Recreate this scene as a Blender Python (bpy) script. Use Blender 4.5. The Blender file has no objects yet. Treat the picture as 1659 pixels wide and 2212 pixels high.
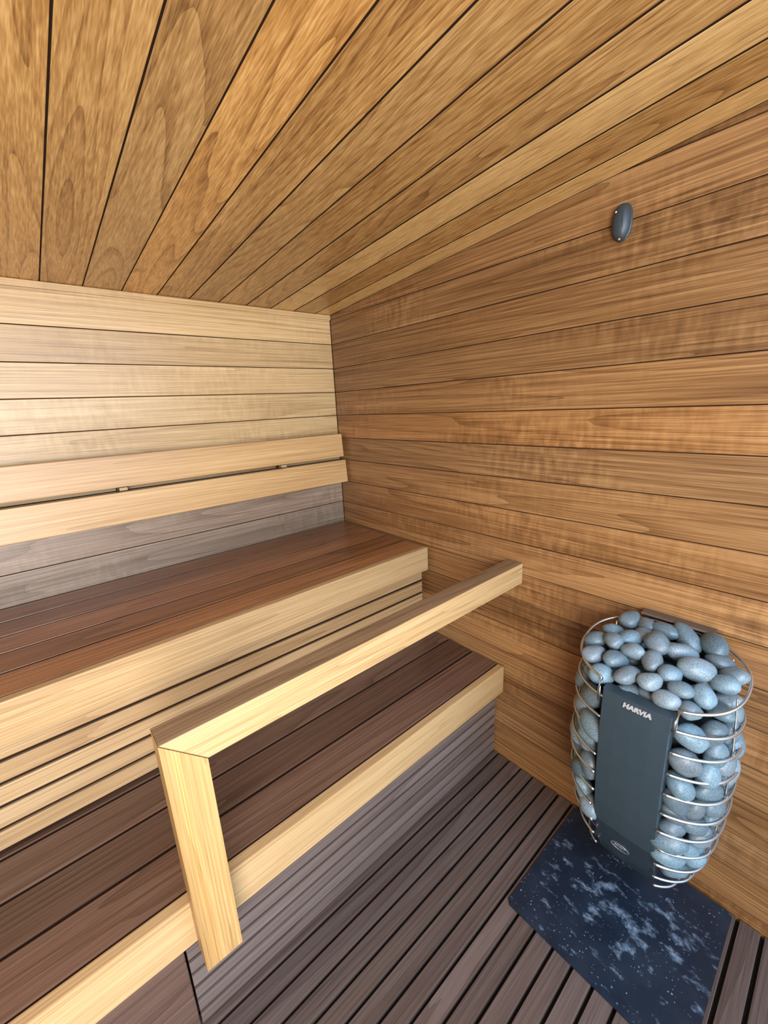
import bpy, bmesh, math, random
from mathutils import Vector, Matrix, noise
random.seed(7)
S = bpy.context.scene
C = S.collection
S.view_settings.view_transform = 'Standard'
R = math.radians

# ------------------------------------------------------------------ materials
def nt(name):
    m = bpy.data.materials.new(name); m.use_nodes = True
    t = m.node_tree; t.nodes.clear()
    out = t.nodes.new('ShaderNodeOutputMaterial')
    b = t.nodes.new('ShaderNodeBsdfPrincipled')
    t.links.new(b.outputs[0], out.inputs[0])
    return m, t, b
def N(t, typ, **kw):
    n = t.nodes.new(typ)
    for k, v in kw.items(): setattr(n, k, v)
    return n
def math_node(t, op, a, b=None, clamp=False):
    n = t.nodes.new('ShaderNodeMath'); n.operation = op; n.use_clamp = clamp
    for i, v in enumerate((a, b)):
        if v is None: continue
        if isinstance(v, (int, float)): n.inputs[i].default_value = v
        else: t.links.new(v, n.inputs[i])
    return n.outputs[0]
def plain(name, col, rough=.5, metal=0., spec=.5):
    m, t, b = nt(name)
    tc = N(t, 'ShaderNodeTexCoord'); ns = N(t, 'ShaderNodeTexNoise'); ns.inputs['Scale'].default_value = 40
    t.links.new(tc.outputs['Object'], ns.inputs['Vector'])
    mx = N(t, 'ShaderNodeMix', data_type='RGBA')
    mx.inputs['A'].default_value = (*[c*.9 for c in col], 1); mx.inputs['B'].default_value = (*[min(1, c*1.1) for c in col], 1)
    t.links.new(ns.outputs['Fac'], mx.inputs['Factor']); t.links.new(mx.outputs['Result'], b.inputs['Base Color'])
    b.inputs['Roughness'].default_value = rough; b.inputs['Metallic'].default_value = metal
    b.inputs['Specular IOR Level'].default_value = spec
    return m
def wood(name, dark, mid, light, axis, rough=.5, spec=.4, vary=.1, freq=16., grain=.4, bump=.18, curl=.0, fine=.8, blot=.45, pores=.35, hue=.503, sat=.95):
    m, t, b = nt(name); L = t.links.new
    tc = N(t, 'ShaderNodeTexCoord'); geo = N(t, 'ShaderNodeNewGeometry')
    rnd = geo.outputs['Random Per Island']
    vm = N(t, 'ShaderNodeVectorMath', operation='SCALE'); vm.inputs[0].default_value = (31., 17., 23.)
    L(rnd, vm.inputs['Scale'])
    ad = N(t, 'ShaderNodeVectorMath', operation='ADD'); L(tc.outputs['Object'], ad.inputs[0]); L(vm.outputs[0], ad.inputs[1])
    def stretched(f):
        mu = N(t, 'ShaderNodeVectorMath', operation='MULTIPLY')
        v = [1., 1., 1.]; v['XYZ'.index(axis)] = f
        mu.inputs[1].default_value = v; L(ad.outputs[0], mu.inputs[0]); return mu.outputs[0]
    def ns(f, scale, detail, rough_=.5):
        n = N(t, 'ShaderNodeTexNoise'); n.inputs['Scale'].default_value = scale; n.inputs['Detail'].default_value = detail
        n.inputs['Roughness'].default_value = rough_
        L(stretched(f), n.inputs['Vector']); return n.outputs['Fac']
    # growth rings: contour lines of a smooth, strongly stretched field, edges slightly frayed
    n1 = ns(.036, 8.8, .8, .3)
    fray = math_node(t, 'MULTIPLY', math_node(t, 'SUBTRACT', ns(.08, 60., 2.), .5), .008)
    fr = math_node(t, 'FRACT', math_node(t, 'MULTIPLY', math_node(t, 'ADD', n1, fray), freq))
    g = math_node(t, 'SUBTRACT', 1., math_node(t, 'POWER', fr, 3.6))
    n2 = ns(.008, 300., 2., .5)
    n5 = ns(.02, 520., 1., .5)
    n3 = ns(.08, 9., 2.)
    s = math_node(t, 'MULTIPLY', math_node(t, 'SUBTRACT', g, .78), .5*grain)
    s = math_node(t, 'ADD', s, math_node(t, 'MULTIPLY', math_node(t, 'SUBTRACT', n2, .5), fine))
    s = math_node(t, 'ADD', s, math_node(t, 'MULTIPLY', math_node(t, 'SUBTRACT', n5, .5), pores))
    s = math_node(t, 'ADD', s, math_node(t, 'MULTIPLY', math_node(t, 'SUBTRACT', n3, .5), blot))
    if curl:
        # ripple figure running across the boards, only in patches
        patch = math_node(t, 'MULTIPLY', math_node(t, 'SUBTRACT', ns(.5, 3.5, 2.), .45), 5., True)
        n4 = math_node(t, 'SUBTRACT', ns(3.2, 17., 3.), .5)
        s = math_node(t, 'ADD', s, math_node(t, 'MULTIPLY', math_node(t, 'MULTIPLY', n4, patch), curl))
    s = math_node(t, 'ADD', s, .5)
    cr = N(t, 'ShaderNodeValToRGB')
    e = cr.color_ramp.elements
    e[0].position = .2; e[0].color = (*dark, 1); e[1].position = .8; e[1].color = (*light, 1)
    q = e.new(.5); q.color = (*mid, 1)
    L(s, cr.inputs[0])
    hs = N(t, 'ShaderNodeHueSaturation')
    wn = N(t, 'ShaderNodeTexWhiteNoise', noise_dimensions='1D'); L(math_node(t, 'MULTIPLY', rnd, 91.7), wn.inputs['W'])
    L(math_node(t, 'ADD', math_node(t, 'MULTIPLY', wn.outputs['Value'], 2*vary), 1-vary), hs.inputs['Value'])
    L(math_node(t, 'ADD', math_node(t, 'MULTIPLY', rnd, -.004), hue), hs.inputs['Hue'])
    L(math_node(t, 'ADD', math_node(t, 'MULTIPLY', rnd, .06), sat), hs.inputs['Saturation'])
    L(cr.outputs[0], hs.inputs['Color']); L(hs.outputs[0], b.inputs['Base Color'])
    b.inputs['Roughness'].default_value = rough; b.inputs['Specular IOR Level'].default_value = spec
    bp = N(t, 'ShaderNodeBump'); bp.inputs['Strength'].default_value = bump; bp.inputs['Distance'].default_value = .002
    L(s, bp.inputs['Height']); L(bp.outputs[0], b.inputs['Normal'])
    return m

W_ceil = wood('ceiling_wood', (.2,.086,.023), (.44,.228,.07), (.68,.415,.158), 'Y', .3, .55, .19, grain=.5, hue=.504, sat=.95)
W_ceil2 = wood('ceiling_wood_pale', (.33,.165,.052), (.56,.33,.115), (.74,.49,.205), 'Y', .3, .55, .04, grain=.4, hue=.504, sat=.94)
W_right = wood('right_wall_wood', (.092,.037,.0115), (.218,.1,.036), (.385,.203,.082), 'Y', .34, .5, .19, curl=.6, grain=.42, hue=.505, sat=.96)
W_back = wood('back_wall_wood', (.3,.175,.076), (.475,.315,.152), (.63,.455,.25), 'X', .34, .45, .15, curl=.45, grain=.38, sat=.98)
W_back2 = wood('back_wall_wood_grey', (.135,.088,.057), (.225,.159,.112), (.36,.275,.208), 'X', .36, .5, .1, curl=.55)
W_left = wood('left_wall_wood', (.1,.042,.013), (.2,.095,.03), (.32,.17,.06), 'Y')
W_fascia = wood('fascia_wood', (.3,.174,.071), (.44,.281,.129), (.555,.38,.195), 'X', .42, .4, .04, grain=.35)
W_backrest = wood('backrest_wood', (.31,.167,.062), (.455,.273,.114), (.57,.382,.18), 'X', .36, .45, .05, grain=.35)
W_uptop = wood('upper_bench_wood', (.11,.037,.012), (.25,.1,.036), (.39,.18,.073), 'X', .28, .55, .26, grain=.5)
W_uskirt = wood('upper_skirt_wood', (.25,.142,.064), (.375,.235,.11), (.49,.34,.185), 'X', .45, .4, .08)
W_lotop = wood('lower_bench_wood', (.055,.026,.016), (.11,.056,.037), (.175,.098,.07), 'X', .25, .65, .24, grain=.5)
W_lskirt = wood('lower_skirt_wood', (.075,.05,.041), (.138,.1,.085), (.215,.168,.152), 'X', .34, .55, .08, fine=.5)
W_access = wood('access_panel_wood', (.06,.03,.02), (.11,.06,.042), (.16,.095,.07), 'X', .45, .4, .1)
W_floor = wood('floor_slat_wood', (.05,.032,.027), (.1,.07,.06), (.155,.116,.104), 'X', .22, .7, .16, fine=.45)
W_rail = wood('rail_wood', (.3,.174,.07), (.45,.284,.126), (.565,.383,.192), 'X', .42, .4, .02, grain=.35)
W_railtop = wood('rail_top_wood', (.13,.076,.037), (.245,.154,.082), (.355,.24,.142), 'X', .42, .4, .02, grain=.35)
W_post = wood('post_wood', (.28,.15,.048), (.42,.245,.088), (.535,.34,.145), 'Z', .4, .4, .16, grain=.35)
M_groove = plain('groove_shade', (.022,.011,.006), .9, 0., .1)  # near-black backing set shallow behind board joints, stands in for shadow in the gaps
M_under = plain('floor_underlay', (.006,.006,.007), .8)
M_batten = plain('batten_wood', (.06,.035,.018), .8)
M_clip = plain('clip_metal', (.4,.3,.18), .6, .2)
M_steel = plain('stainless_wire', (.6,.62,.62), .34, 1.)
M_panel = plain('slate_panel', (.034,.054,.068), .4, .2)
M_cover = plain('black_cover', (.026,.04,.05), .3, .2)
M_core = plain('heating_core', (.018,.025,.031), .9)
M_bronze = plain('deflector_steel', (.16,.125,.1), .5, .6)
M_letter = plain('silver_letter', (.62,.63,.64), .35, .5)
M_badge = plain('badge_print', (.36,.38,.4), .4, .3)
M_sens = plain('sensor_plastic', (.03,.042,.052), .45)
M_white = plain('white_dot', (.8,.82,.85), .4)

def stone_mat():
    m, t, b = nt('olivine_stone'); L = t.links.new
    tc = N(t, 'ShaderNodeTexCoord'); oi = N(t, 'ShaderNodeObjectInfo')
    ad = N(t, 'ShaderNodeVectorMath', operation='ADD'); L(tc.outputs['Object'], ad.inputs[0]); L(oi.outputs['Random'], ad.inputs[1])
    sp = N(t, 'ShaderNodeTexNoise'); sp.inputs['Scale'].default_value = 17; sp.inputs['Detail'].default_value = 3; sp.inputs['Roughness'].default_value = .75
    L(ad.outputs[0], sp.inputs['Vector'])
    cr = N(t, 'ShaderNodeValToRGB'); e = cr.color_ramp.elements
    e[0].position = .36; e[0].color = (.036,.062,.08,1); e[1].position = .68; e[1].color = (.21,.295,.34,1)
    q = e.new(.46); q.color = (.108,.162,.196,1)
    L(sp.outputs['Fac'], cr.inputs[0])
    hs = N(t, 'ShaderNodeHueSaturation'); L(cr.outputs[0], hs.inputs['Color'])
    L(math_node(t, 'ADD', math_node(t, 'MULTIPLY', oi.outputs['Random'], .8), .6), hs.inputs['Value'])
    wn = N(t, 'ShaderNodeTexWhiteNoise', noise_dimensions='1D'); L(math_node(t, 'MULTIPLY', oi.outputs['Random'], 57.3), wn.inputs['W'])
    L(math_node(t, 'ADD', math_node(t, 'MULTIPLY', wn.outputs['Value'], .45), .7), hs.inputs['Saturation'])
    L(hs.outputs[0], b.inputs['Base Color']); b.inputs['Roughness'].default_value = .4
    return m
M_stone = stone_mat()

def plate_mat():
    m, t, b = nt('stained_slate_plate'); L = t.links.new
    tc = N(t, 'ShaderNodeTexCoord'); P0 = tc.outputs['Object']
    def ns(sc, det, ro, v=None):
        n1 = N(t, 'ShaderNodeTexNoise'); n1.inputs['Scale'].default_value = sc; n1.inputs['Detail'].default_value = det; n1.inputs['Roughness'].default_value = ro
        L(v or P0, n1.inputs['Vector']); return n1.outputs['Fac']
    def mask(c, sx, sy, k):
        d = N(t, 'ShaderNodeVectorMath', operation='SUBTRACT'); d.inputs[1].default_value = (*c, 0); L(P0, d.inputs[0])
        mu = N(t, 'ShaderNodeVectorMath', operation='MULTIPLY'); mu.inputs[1].default_value = (sx, sy, 0); L(d.outputs[0], mu.inputs[0])
        ln = N(t, 'ShaderNodeVectorMath', operation='LENGTH'); L(mu.outputs[0], ln.inputs[0])
        return math_node(t, 'SUBTRACT', 1., math_node(t, 'MULTIPLY', ln.outputs['Value'], k), True)
    msk = mask((-.22, -1.57), 1.2, .7, 3.6)
    st = N(t, 'ShaderNodeVectorMath', operation='MULTIPLY'); st.inputs[1].default_value = (1.35, .8, 1.); L(P0, st.inputs[0])
    n1 = ns(27, 5, .62, st.outputs[0]); nf = ns(120, 3, .6)
    a = math_node(t, 'ADD', n1, math_node(t, 'MULTIPLY', msk, .15))
    blot = math_node(t, 'MULTIPLY', math_node(t, 'SUBTRACT', a, .635), 5., True)
    blot = math_node(t, 'MULTIPLY', blot, math_node(t, 'MULTIPLY', math_node(t, 'SUBTRACT', nf, .22), 2.4, True))
    def drops(scale, r, thr):
        n2 = N(t, 'ShaderNodeTexVoronoi'); n2.inputs['Scale'].default_value = scale; L(P0, n2.inputs['Vector'])
        return math_node(t, 'MULTIPLY', math_node(t, 'LESS_THAN', n2.outputs['Distance'], r), math_node(t, 'MULTIPLY', math_node(t, 'SUBTRACT', ns(14, 2, .5), thr), 4., True))
    spk = math_node(t, 'MULTIPLY', math_node(t, 'ADD', drops(55, .13, .48), drops(100, .15, .45), True), .75)
    haze = math_node(t, 'MULTIPLY', math_node(t, 'SUBTRACT', ns(9, 4, .6), .42), .1, True)
    f = math_node(t, 'ADD', math_node(t, 'MULTIPLY', math_node(t, 'ADD', blot, spk, True), .85), haze, True)
    mx = N(t, 'ShaderNodeMix', data_type='RGBA'); mx.inputs['A'].default_value = (.006,.013,.026,1); mx.inputs['B'].default_value = (.31,.43,.57,1)
    L(f, mx.inputs['Factor']); L(mx.outputs['Result'], b.inputs['Base Color'])
    b.inputs['Roughness'].default_value = .38
    return m
M_plate = plate_mat()

# ------------------------------------------------------------------ mesh helpers
def box(bm, x0, x1, y0, y1, z0, z1, bev=.002, mi=0, mat=None):
    t = bmesh.new(); bmesh.ops.create_cube(t, size=1.)
    for v in t.verts:
        v.co = Vector(((x0+x1)/2+v.co.x*(x1-x0), (y0+y1)/2+v.co.y*(y1-y0), (z0+z1)/2+v.co.z*(z1-z0)))
    if bev: bmesh.ops.bevel(t, geom=list(t.edges), offset=bev, segments=2, affect='EDGES', profile=.6)
    merge(bm, t, mi, mat)
def merge(bm, t, mi=0, mat=None):
    mp = {}
    for v in t.verts: mp[v] = bm.verts.new(mat @ v.co if mat else v.co)
    for f in t.faces:
        n = bm.faces.new([mp[v] for v in f.verts]); n.material_index = mi; n.smooth = f.smooth
    t.free()
def prism(bm, pts, y0, y1, bev=.003):
    """polygon in XZ extruded along Y"""
    t = bmesh.new()
    a = [t.verts.new((x, y0, z)) for x, z in pts]; b = [t.verts.new((x, y1, z)) for x, z in pts]
    t.faces.new(a); t.faces.new(b[::-1])
    n = len(pts)
    for i in range(n): t.faces.new((a[i], b[i], b[(i+1) % n], a[(i+1) % n]))
    bmesh.ops.recalc_face_normals(t, faces=list(t.faces))
    if bev: bmesh.ops.bevel(t, geom=list(t.edges), offset=bev, segments=2, affect='EDGES', profile=.6)
    merge(bm, t)
def tube(bm, pts, r, seg=8, closed=False):
    pts = [Vector(p) for p in pts]; n = len(pts); rings = []
    up = Vector((0, 0, 1))
    for i, p in enumerate(pts):
        if closed: d = pts[(i+1) % n]-pts[i-1]
        else: d = pts[min(i+1, n-1)]-pts[max(i-1, 0)]
        d.normalize()
        u = up if abs(d.dot(up)) < .9 else Vector((1, 0, 0))
        a = d.cross(u).normalized(); b = d.cross(a).normalized()
        rings.append([bm.verts.new(p+a*r*math.cos(2*math.pi*k/seg)+b*r*math.sin(2*math.pi*k/seg)) for k in range(seg)])
    for i in range(n if closed else n-1):
        A, B = rings[i], rings[(i+1) % n]
        for k in range(seg):
            f = bm.faces.new((A[k], A[(k+1) % seg], B[(k+1) % seg], B[k])); f.smooth = True
    if not closed:
        bm.faces.new(rings[0][::-1]); bm.faces.new(rings[-1])
def obj(name, bm, mats, parent=None, smooth=False):
    bmesh.ops.recalc_face_normals(bm, faces=list(bm.faces))
    me = bpy.data.meshes.new(name); bm.to_mesh(me); bm.free()
    return obj_me(name, me, mats, parent, smooth)
def obj_me(name, me, mats, parent=None, smooth=False):
    for m in (mats if isinstance(mats, (list, tuple)) else [mats]): me.materials.append(m)
    if smooth:
        for p in me.polygons: p.use_smooth = True
    o = bpy.data.objects.new(name, me); C.objects.link(o)
    if parent:
        o.parent = parent
        root = parent
        while root.parent: root = root.parent
        if parent is root: o.matrix_parent_inverse = Matrix.Translation(-root.location)
    return o
def thing(name, label, cat, loc=(0, 0, 0), group=None):
    o = bpy.data.objects.new(name, None); C.objects.link(o); o.location = loc; o.empty_display_size = .05
    tag(o, label, cat, group); return o
def tag(o, label, cat, group=None):
    o['label'] = label; o['category'] = cat
    if group: o['group'] = group
    return o
def struct(name, bm, mats, label):
    o = obj(name, bm, mats); o['kind'] = 'structure'; o['label'] = label; return o

# ------------------------------------------------------------------ room
XL, YF = -2.45, -2.5           # left end, open glazed front
SL = .0703                     # ceiling rise towards the front
Z0 = 1.85
rows = [1.7185-.1125*i for i in range(16)]      # plank joints shared by the walls
G = .0030
# back wall
bm = bmesh.new()
lev = [Z0+.03]+rows+[-.06]
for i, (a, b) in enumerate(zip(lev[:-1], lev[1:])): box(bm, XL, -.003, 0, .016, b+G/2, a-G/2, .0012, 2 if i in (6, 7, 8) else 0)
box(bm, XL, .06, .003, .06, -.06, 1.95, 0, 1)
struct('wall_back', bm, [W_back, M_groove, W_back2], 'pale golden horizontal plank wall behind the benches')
# right wall
G = .0025
bm = bmesh.new()
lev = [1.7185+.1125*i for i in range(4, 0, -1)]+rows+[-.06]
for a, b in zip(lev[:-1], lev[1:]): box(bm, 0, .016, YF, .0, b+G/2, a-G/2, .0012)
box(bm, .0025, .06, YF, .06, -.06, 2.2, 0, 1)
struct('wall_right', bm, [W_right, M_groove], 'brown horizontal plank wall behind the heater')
# left wall (out of frame)
bm = bmesh.new()
for a, b in zip(lev[:-1], lev[1:]): box(bm, XL-.016, XL, YF, .0, b+G/2, a-G/2, .003)
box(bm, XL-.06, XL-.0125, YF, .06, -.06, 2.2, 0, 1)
struct('wall_left', bm, [W_left, M_groove], 'brown horizontal plank wall at the far left')
# ceiling
bm = bmesh.new()
sh = Matrix(((1,0,0,0),(0,1,0,0),(0,-SL,1,Z0),(0,0,0,1)))
xs = [-.001]+[-.085-.1128*i for i in range(22)]
for i, (a, b) in enumerate(zip(xs[:-1], xs[1:])):
    GC = .0075 if b > -.45 else .0055 if b > -.8 else .0038
    box(bm, b+GC/2, a-GC/2, YF, .012, 0, .016, .0004, 2 if i in (0, 2) else 0, sh)
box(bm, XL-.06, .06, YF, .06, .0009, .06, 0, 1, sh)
struct('ceiling', bm, [W_ceil, M_groove, W_ceil2], 'sloping ceiling of golden brown planks')
# small cove under the ceiling
bm = bmesh.new(); box(bm, XL, -.003, -.01, 0, 1.828, 1.8495, .003)
struct('trim_1', bm, [W_back], 'thin pale wooden strip between back wall and ceiling')
# floor
bm = bmesh.new()
y = -.955
while y > YF:
    box(bm, XL, -.004, y-.0428, y, -.024, 0, .0015); y -= .0515
y = -.955+.0515
while y < -.02:
    box(bm, XL, -.004, y-.0428, y, -.024, 0, .0015); y += .0515
box(bm, XL-.02, .03, YF, .03, -.08, -.018, 0, 1)
struct('floor', bm, [W_floor, M_under], 'dark brown narrow slatted floor with open gaps')

# ------------------------------------------------------------------ upper bench
BX0, BX1 = XL+.01, -.018
ub = thing('sauna_bench', 'upper wooden bench with reddish brown top boards and pale front edge', 'bench', (-1.2, -.32, .42))
UZ, UY = .82, -.637
bm = bmesh.new()
nb = 5; y0 = UY+.028; wid = (-.006-y0)/nb
for i in range(nb): box(bm, BX0, BX1, y0+i*wid+.0045, y0+(i+1)*wid-.0045, UZ-.028, UZ, .0012)
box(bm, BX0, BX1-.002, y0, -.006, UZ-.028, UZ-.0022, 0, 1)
obj('bench_top', bm, [W_uptop, M_groove], ub)
bm = bmesh.new(); box(bm, BX0, BX1, UY, UY+.027, UZ-.103, UZ+.001, .004)
obj('front_board', bm, W_fascia, ub)
bm = bmesh.new()
z = .712
for i in range(5):
    box(bm, BX0, BX1-.004, -.601, -.580, z-.048, z, .002); z -= .0585
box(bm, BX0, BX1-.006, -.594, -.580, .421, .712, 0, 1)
obj('slatted_skirt', bm, [W_uskirt, M_groove], ub)
for x in (-.08, -.75, -1.45, -2.1):
    bm = bmesh.new(); box(bm, x-.03, x+.03, -.578, -.54, .4185, UZ-.03, .002); obj('support_post', bm, M_batten, ub)
# ------------------------------------------------------------------ lower bench
lb = thing('sauna_bench', 'lower wooden bench with dark chocolate brown top boards behind the guard rail', 'bench', (-1.2, -.8, 0))
LZ, LY, LX1 = .418, -1.018, -.006
bm = bmesh.new()
y = LY+.030
for i in range(4):
    box(bm, BX0, LX1, y+.0040, y+.1185, LZ-.028, LZ, .002); y += .1245
box(bm, BX0, LX1-.002, LY+.03, y, LZ-.028, LZ-.004, 0, 1)
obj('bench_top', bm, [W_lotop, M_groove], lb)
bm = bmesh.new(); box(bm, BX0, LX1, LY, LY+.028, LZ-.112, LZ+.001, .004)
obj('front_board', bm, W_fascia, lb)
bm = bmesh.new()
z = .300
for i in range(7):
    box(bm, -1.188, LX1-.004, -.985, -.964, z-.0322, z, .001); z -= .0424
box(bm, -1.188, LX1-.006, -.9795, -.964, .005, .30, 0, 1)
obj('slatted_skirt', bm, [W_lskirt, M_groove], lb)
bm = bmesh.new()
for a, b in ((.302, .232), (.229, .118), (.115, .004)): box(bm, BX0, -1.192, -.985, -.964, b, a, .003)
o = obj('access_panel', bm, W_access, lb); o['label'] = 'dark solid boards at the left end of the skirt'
for x in (-.06, -.75, -1.45, -2.1):
    bm = bmesh.new(); box(bm, x-.03, x+.03, -.96, -.92, 0.0, LZ-.03, .002); obj('support_post', bm, M_batten, lb)
    bm = bmesh.new(); box(bm, x-.03, x+.03, -.58, -.54, 0.0, LZ-.03, .002); obj('support_post', bm, M_batten, lb)
# ------------------------------------------------------------------ backrest
br = thing('backrest', 'pale two board backrest fixed along the wall above the upper bench', 'backrest', (-1.2, 0, 1.05))
def tilt_box(bm, x0, x1, z0, z1):
    t = bmesh.new(); box(t, x0, x1, -.026, 0, z0, z1, .003)
    s = (.018)/(.241)
    for v in t.verts: v.co.y += -.030-(1.289-v.co.z)*s
    merge(bm, t)
bm = bmesh.new(); tilt_box(bm, BX0, -.02, 1.1775, 1.290); obj('backrest_board', bm, W_backrest, br)
bm = bmesh.new(); tilt_box(bm, BX0, -.012, 1.047, 1.1595); obj('backrest_board', bm, W_backrest, br)
for x in (-.35, -.997, -1.644, -2.29):
    bm = bmesh.new(); prism(bm, [(x-.018, 1.06), (x+.018, 1.06), (x+.018, 1.28), (x-.018, 1.28)], -.029, -.001, .001)
    bt = obj('batten', bm, M_batten, br)
    bm = bmesh.new(); box(bm, x-.013, x+.013, -.052, -.028, 1.1622, 1.1735, .0015)
    for dx in (-.006, .006): box(bm, x+dx-.002, x+dx+.002, -.055, -.05, 1.165, 1.170, .0005)
    cl = obj('clip', bm, M_clip, br); cl['label'] = 'small metal clip in the gap'
# ------------------------------------------------------------------ guard rail
gr = thing('guard_rail', 'pale mitred wooden guard rail standing in front of the lower bench', 'railing', (-1.128, -1.048, .29))
ry0, ry1 = -1.078, -1.0182
xl, w, zt, h, zb = -1.165, .0745, .862, .0755, .294
bm = bmesh.new(); prism(bm, [(xl+.0006, zt), (-.0015, zt), (-.0015, zt-h), (xl+w+.0006, zt-h)], ry0, ry1, .0022)
bm.normal_update()
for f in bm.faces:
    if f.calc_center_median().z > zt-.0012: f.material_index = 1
obj('rail', bm, [W_rail, W_railtop], gr)
bm = bmesh.new()            # laminated post: glued strips, mitred at the top
cuts = [0, .21, .40, .66, 1]
for a, b in zip(cuts[:-1], cuts[1:]):
    prism(bm, [(xl+a*w, zt-a*h-.0008), (xl+b*w, zt-b*h-.0008), (xl+b*w, zb), (xl+a*w, zb)], ry0, ry1, .0003)
obj('post', bm, W_post, gr)

# ------------------------------------------------------------------ floor plate
bm = bmesh.new()
t = bmesh.new(); box(t, -.44, -.012, -1.763, -1.326, .0005, .0075, 0)
bmesh.ops.bevel(t, geom=[e for e in t.edges if abs(e.verts[0].co.z-e.verts[1].co.z) > .004], offset=.008, segments=5, affect='EDGES')
merge(bm, t)
tag(obj('floor_plate', bm, M_plate), 'black square floor protection plate with whitish splash stains under the heater', 'floor plate')

# ------------------------------------------------------------------ heater
XC, YC, RX, RY = -.152, -1.545, .138, .178
prof = [(.13, .42), (.16, .56), (.2, .70), (.25, .815), (.3, .895), (.38, .962), (.47, .997), (.55, 1.0), (.65, .985), (.73, .955), (.8, .92), (.9, .85)]
def lerp(tab, z):
    if z <= tab[0][0]: return tab[0][1]
    for (a, b), (c, d) in zip(tab[:-1], tab[1:]):
        if z <= c:
            k = (z-a)/(c-a); return b+(d-b)*k
    return tab[-1][1]
def plan(th, s, inset=0.):
    c, n = math.cos(th), math.sin(th); e = 2/2.35
    return (XC+(RX*s-inset)*math.copysign(abs(c)**e, c), YC+(RY*s-inset)*math.copysign(abs(n)**e, n))
pp = [(.12, -.178), (.16, -.202), (.2, -.222), (.25, -.242), (.31, -.260), (.38, -.273), (.46, -.282), (.56, -.289), (.66, -.290), (.745, -.287)]
ht = thing('sauna_heater', 'egg shaped wire cage heater with dark front panel on the right wall', 'heater', (XC, YC, .12))
HW = .0725
def panel_mesh(z0, z1, off, name, mat, n=18, hw=HW):
    bm = bmesh.new(); f = []; bk = []
    cols = [-1, -.97, -.5, 0, .5, .97, 1]
    for i in range(n+1):
        z = z0+(z1-z0)*i/n; x = lerp(pp, z)-off
        ww = hw if z > .22 else hw*(1-.14*((.22-z)/.08)**2)
        f.append([bm.verts.new((x+(.004 if abs(c) == 1 else 0)+.003*c*c, YC+c*ww, z)) for c in cols])
        bk.append([bm.verts.new((x+.034, YC+c*ww, z)) for c in cols])
    m = len(cols)
    for i in range(n):
        for k in range(m-1):
            bm.faces.new((f[i][k], f[i][k+1], f[i+1][k+1], f[i+1][k])); bm.faces.new((bk[i][k], bk[i+1][k], bk[i+1][k+1], bk[i][k+1]))
        bm.faces.new((f[i][0], f[i+1][0], bk[i+1][0], bk[i][0])); bm.faces.new((f[i][-1], bk[i][-1], bk[i+1][-1], f[i+1][-1]))
    for k in range(m-1):
        bm.faces.new((f[0][k], bk[0][k], bk[0][k+1], f[0][k+1])); bm.faces.new((f[n][k], f[n][k+1], bk[n][k+1], bk[n][k]))
    return obj(name, bm, mat, ht)
pan = panel_mesh(.3058, .728, .004, 'front_panel', M_panel)
cov = panel_mesh(.148, .305, .004, 'lower_cover', M_cover)
cov['label'] = 'glossy black lower cover with oval emblem'
# cage
for i in range(10):
    z = .178+i*.0575; s = lerp(prof, z); pts = []
    for k in range(121):
        th = -math.pi+2*math.pi*k/120; x, y = plan(th, s, -.001)
        if x < XC and abs(y-YC) < HW*.97: continue
        pts.append((min(x, -.012), y, z+.004*math.sin(th)))
    bm = bmesh.new(); tube(bm, pts, .0035); obj('cage_ring', bm, M_steel, ht)
def topz(x): return .730+(x+.285)*.26
pts = []
for k in range(121):
    th = -math.pi+2*math.pi*k/120; x, y = plan(th, .97)
    if x < XC and abs(y-YC) < HW*1.0: continue
    pts.append((min(x, -.02), y, topz(x)+.013))
e0, e1 = pts[0], pts[-1]
pts = [(lerp(pp, .70)-.001, e0[1]+.001, .69), (lerp(pp, .72)-.003, e0[1], .725)]+pts+[(lerp(pp, .72)-.003, e1[1], .725), (lerp(pp, .70)-.001, e1[1]-.001, .69)]
bm = bmesh.new(); tube(bm, pts, .0034); o = obj('top_ring', bm, M_steel, ht); o['label'] = 'sloping steel top ring'
for th in (.9, 1.75, -1.75, -.9):
    pts = []
    for i in range(25):
        z = .17+(topz(plan(th, .95)[0])-.158)*i/24
        x, y = plan(th, lerp(prof, z), .006); pts.append((min(x, -.014), y, z))
    bm = bmesh.new(); tube(bm, pts, .0022); obj('cage_upright', bm, M_steel, ht)
# core
bm = bmesh.new(); rg = []
for z in [.16, .19, .22, .3, .4, .5, .6, .65, .672]:
    s = lerp(prof, z)
    rg.append([bm.verts.new((*plan(2*math.pi*k/40, s, .048), z)) for k in range(40)])
for A, B in zip(rg[:-1], rg[1:]):
    for k in range(40): bm.faces.new((A[k], A[(k+1) % 40], B[(k+1) % 40], B[k]))
bm.faces.new(rg[0]); bm.faces.new(rg[-1])
obj('heating_core', bm, M_core, ht)
# wall housing and deflector
bm = bmesh.new(); box(bm, -.03, -.0005, YC-.075, YC+.075, .19, .78, .004)
obj('wall_housing', bm, M_panel, ht)
bm = bmesh.new(); prism(bm, [(-.036, .826), (-.034, .831), (-.004, .831), (-.004, .826)], YC-.082, YC+.082, .001)
box(bm, -.007, -.004, YC-.08, YC+.08, .775, .83, .001)
o = obj('deflector_plate', bm, M_bronze, ht); o['label'] = 'bent steel deflector along the wall'
bm = bmesh.new(); tube(bm, [(-.033, YC-.078, .828), (-.046, YC-.079, .80), (-.055, YC-.079, .775)], .003); obj('hook', bm, M_steel, ht)

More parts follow.
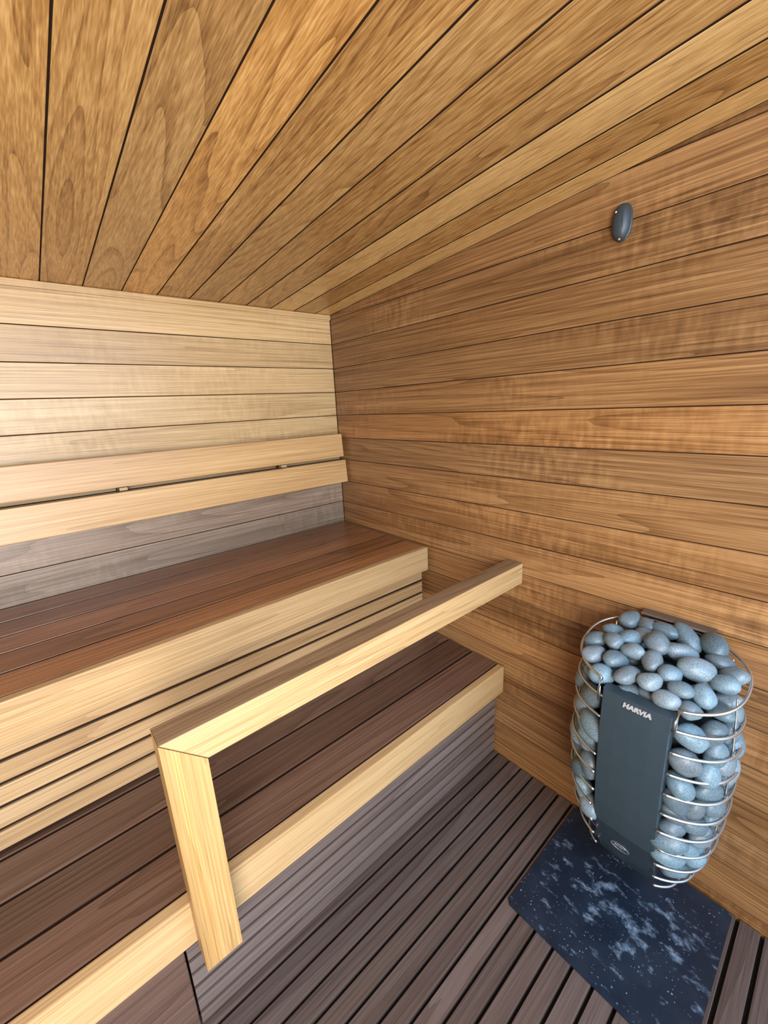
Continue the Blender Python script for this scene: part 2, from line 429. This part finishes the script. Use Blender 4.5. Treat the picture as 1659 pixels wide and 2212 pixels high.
def text_mesh(name, body, size, M, mat, parent, ext=.0012, off=.0004, sx=1., shear=0.):
    cu = bpy.data.curves.new(name, 'FONT'); cu.body = body; cu.size = size; cu.extrude = ext; cu.offset = off; cu.shear = shear
    cu.align_x = 'CENTER'; cu.align_y = 'CENTER'
    tmp = bpy.data.objects.new(name, cu); C.objects.link(tmp)
    bpy.context.view_layer.update()
    me = bpy.data.meshes.new_from_object(tmp.evaluated_get(bpy.context.evaluated_depsgraph_get()))
    bpy.data.objects.remove(tmp); me.name = name
    me.transform(M @ Matrix.Diagonal((sx, 1, 1, 1)))
    return obj_me(name, me, mat, parent)
def on_panel(z, y, off=.0055):
    x = lerp(pp, z)
    up = Vector((lerp(pp, z+.02)-lerp(pp, z-.02), 0, .04)).normalized()
    rt = Vector((0, -1, 0)); nr = rt.cross(up)
    p = Vector((x, y, z))+nr*off
    return Matrix(((rt.x, up.x, nr.x, p.x), (rt.y, up.y, nr.y, p.y), (rt.z, up.z, nr.z, p.z), (0, 0, 0, 1)))
text_mesh('lettering', 'HARVIA', .0160, on_panel(.7105, YC-.005, .0042), M_letter, pan, .0014, .0010, 1.04, .12)
Mt = on_panel(.242, YC+.008, .0045)
bm = bmesh.new()
tube(bm, [Mt @ Vector((.022*math.cos(2*math.pi*k/40), .016*math.sin(2*math.pi*k/40), 0)) for k in range(40)], .0008, 6, True)
em = obj('emblem', bm, M_badge, cov)
text_mesh('emblem_lettering', 'SPIRIT', .0110, on_panel(.243, YC+.008, .0042), M_badge, cov, .0005, .0001, .95)

# ------------------------------------------------------------------ stones
variants = []
for k in range(7):
    bm = bmesh.new(); bmesh.ops.create_icosphere(bm, subdivisions=3, radius=1.)
    o3 = Vector((k*7.3, k*3.1, k*5.7))
    for v in bm.verts:
        d = v.co.normalized()
        v.co = d*(1+.2*noise.noise(d*.9+o3)+.03*noise.noise(d*1.9+o3))
    for f in bm.faces: f.smooth = True
    me = bpy.data.meshes.new('sauna_stone'); bm.to_mesh(me); bm.free(); me.materials.append(M_stone); variants.append(me)
P = []   # (pos, normal, zone)
def far(p, d): return all((p-q[0]).length > d for q in P)
rs = random.Random(11)
# heap on top
for md, cnt in ((.070, 90), (.057, 3000), (.047, 3000), (.040, 3000)):
    for _ in range(cnt):
        th = rs.uniform(0, 2*math.pi); r = math.sqrt(rs.random())*.84
        x, yy = plan(th, r)
        if x > -.056 or x < -.252: continue
        dz = 0 if x > -.235 else -.010
        p = Vector((x, yy, topz(x)+.002+.034*(1-r)+max(0, x+.15)*.08+dz+rs.uniform(-.008, .008)))
        if far(p, md): P.append((p, Vector((rs.uniform(-.4, .4), rs.uniform(-.4, .4), 1)).normalized(), 'top'))
# second layer just below the heap
for _ in range(3000):
    th = rs.uniform(0, 2*math.pi); r = math.sqrt(rs.random())*.8
    x, yy = plan(th, r)
    if x > -.055 or x < -.25: continue
    p = Vector((x, yy, topz(x)-.030))
    if far(p, .042): P.append((p, Vector((rs.uniform(-.4, .4), rs.uniform(-.4, .4), 1)).normalized(), 'top'))
# shell behind the wires
for md, cnt in ((.072, 150), (.060, 7000), (.050, 7000), (.041, 7000)):
    for _ in range(cnt):
        z = rs.uniform(.185, .76); th = rs.uniform(-math.pi, math.pi)
        s = lerp(prof, z)
        x, yy = plan(th, s, rs.uniform(.016, .025)+max(0, .3-z)*.06)
        if x > -.05 or z > topz(x)-.012: continue
        if yy > YC and z < .23: continue
        if x < XC and abs(yy-YC) < HW-.002: continue
        if x < lerp(pp, z)+.045 and abs(yy-YC) < HW+.020: continue
        p = Vector((x, yy, z))
        nrm = Vector(((x-XC)/RX**2, (yy-YC)/RY**2, (.5-z)*-8 if z < .4 else 0)).normalized()
        if far(p, md): P.append((p, nrm, 'right' if yy < YC else 'left'))
LBL = {'top': ('rounded blue grey stone in the heap on top of the heater', 'stones heaped on top of the heater'),
       'right': ('rounded grey stone caged behind the wires right of the dark front panel', 'stones right of the heater panel'),
       'left': ('rounded grey stone caged behind the wires left of the dark front panel', 'stones left of the heater panel')}
for i, (p, n, zone) in enumerate(P):
    ds = sorted((p-q[0]).length for q in P if q[0] is not p)[:4]
    d = min(.072, sum(ds)/4)
    o = bpy.data.objects.new('sauna_stone', variants[i % 7]); C.objects.link(o)
    a = n.orthogonal().normalized(); a.rotate(Matrix.Rotation(rs.uniform(0, 6.28), 3, n)); b = n.cross(a)
    M3 = Matrix((a, b, n)).transposed()
    k1, k2 = rs.uniform(.56, .76), rs.uniform(.45, .54)
    o.matrix_world = Matrix.Translation(p) @ M3.to_4x4() @ Matrix.Diagonal((d*k1, d*k2, min(d*rs.uniform(.38, .44), .026), 1))
    tag(o, LBL[zone][0], 'stone', LBL[zone][1])

# ------------------------------------------------------------------ sensor on the right wall
sn = thing('temperature_sensor', 'small dark grey oval sensor on the right wall above the heater', 'sensor', (0, -1.3125, 1.83))
def oval(bm, hw, hh, dp, x0=0., n=28, m=9, pw=2.3):
    rows_ = []
    for i in range(m):
        a = i/(m-1)*math.pi/2; s = math.cos(a)**.8 if i < m-1 else .02; x = x0-dp*math.sin(a)
        rows_.append([bm.verts.new((x, -1.3125+hw*s*math.copysign(abs(math.cos(q))**(2/pw), math.cos(q)), 1.83+hh*s*math.copysign(abs(math.sin(q))**(2/pw), math.sin(q)))) for q in [2*math.pi*k/n for k in range(n)]])
    for A, B in zip(rows_[:-1], rows_[1:]):
        for k in range(n):
            f = bm.faces.new((A[k], A[(k+1) % n], B[(k+1) % n], B[k])); f.smooth = True
    bm.faces.new(rows_[0]); bm.faces.new(rows_[-1])
bm = bmesh.new(); oval(bm, .0215, .0405, .02, -.006); obj('sensor_body', bm, M_sens, sn)
bm = bmesh.new(); oval(bm, .0235, .0425, .0085, 0.); obj('base_plate', bm, M_sens, sn)
for s in (-1, 1):
    bm = bmesh.new(); tube(bm, [(-.006-.0195*math.cos(q)*.985, -1.3125+s*.0085, 1.83+.036*math.sin(q)) for q in [R(-70+i*10) for i in range(15)]], .0008, 6)
    obj('ridge', bm, M_core, sn)
bm = bmesh.new(); bmesh.ops.create_uvsphere(bm, u_segments=10, v_segments=8, radius=.0026, matrix=Matrix.Translation((-.0215, -1.304, 1.851)))
o = obj('screw', bm, M_white, sn, True); o['label'] = 'tiny white screw dot'
bm = bmesh.new(); bmesh.ops.create_uvsphere(bm, u_segments=10, v_segments=8, radius=.003, matrix=Matrix.Translation((-.0125, -1.3125, 1.792)))
o = obj('cable_tip', bm, M_clip, sn, True)

# ------------------------------------------------------------------ light
w = bpy.data.worlds.new('sky'); S.world = w; w.use_nodes = True
t = w.node_tree; t.nodes.clear()
out = t.nodes.new('ShaderNodeOutputWorld'); bg = t.nodes.new('ShaderNodeBackground'); t.links.new(bg.outputs[0], out.inputs[0])
tc = t.nodes.new('ShaderNodeTexCoord'); sp = t.nodes.new('ShaderNodeSeparateXYZ'); t.links.new(tc.outputs['Generated'], sp.inputs[0])
cr = t.nodes.new('ShaderNodeValToRGB'); e = cr.color_ramp.elements
e[0].position = 0.; e[0].color = (1.,.9,.76,1); e[1].position = 1.; e[1].color = (.2,.45,1.,1)
q = e.new(.48); q.color = (1.,.92,.82,1); q = e.new(.53); q.color = (.85,.93,1.,1); q = e.new(.66); q.color = (.32,.6,1.,1)
mr = t.nodes.new('ShaderNodeMath'); mr.operation = 'MULTIPLY_ADD'; mr.inputs[1].default_value = .5; mr.inputs[2].default_value = .5
t.links.new(sp.outputs['Z'], mr.inputs[0]); t.links.new(mr.outputs[0], cr.inputs[0]); t.links.new(cr.outputs[0], bg.inputs['Color'])
bg.inputs['Strength'].default_value = 1.55
def area(name, loc, target, sx, sy, power, col):
    l = bpy.data.lights.new(name, 'AREA'); l.shape = 'RECTANGLE'; l.size = sx; l.size_y = sy; l.energy = power; l.color = col
    o = bpy.data.objects.new(name, l); C.objects.link(o); o.location = loc
    o.rotation_euler = (Vector(target)-Vector(loc)).to_track_quat('-Z', 'Y').to_euler(); return o
area('window_daylight', (-1.8, -2.6, 1.15), (-1.35, 0, 1.25), 1.1, 1.4, 74, (1., .97, .93))
area('door_skylight', (-.85, -2.75, 1.75), (-.6, -1.2, 0), 1.3, .8, 38, (.5, .73, 1.))

# ------------------------------------------------------------------ camera
cam = bpy.data.cameras.new('camera'); co = bpy.data.objects.new('camera', cam); C.objects.link(co)
rt, up, bk = Vector((.7562,-.6525,-.0474)), Vector((.1982,.1595,.9668)), Vector((-.6235,-.7406,.2499))
q = Matrix((rt, up, bk)).transposed().to_quaternion().normalized()
co.rotation_mode = 'QUATERNION'; co.rotation_quaternion = q; co.location = (-1.233, -1.8, 1.418)
cam.sensor_fit = 'VERTICAL'; cam.sensor_height = 36.; cam.sensor_width = 27.
cam.lens = 890/2212*36.; cam.clip_start = .01
S.camera = co
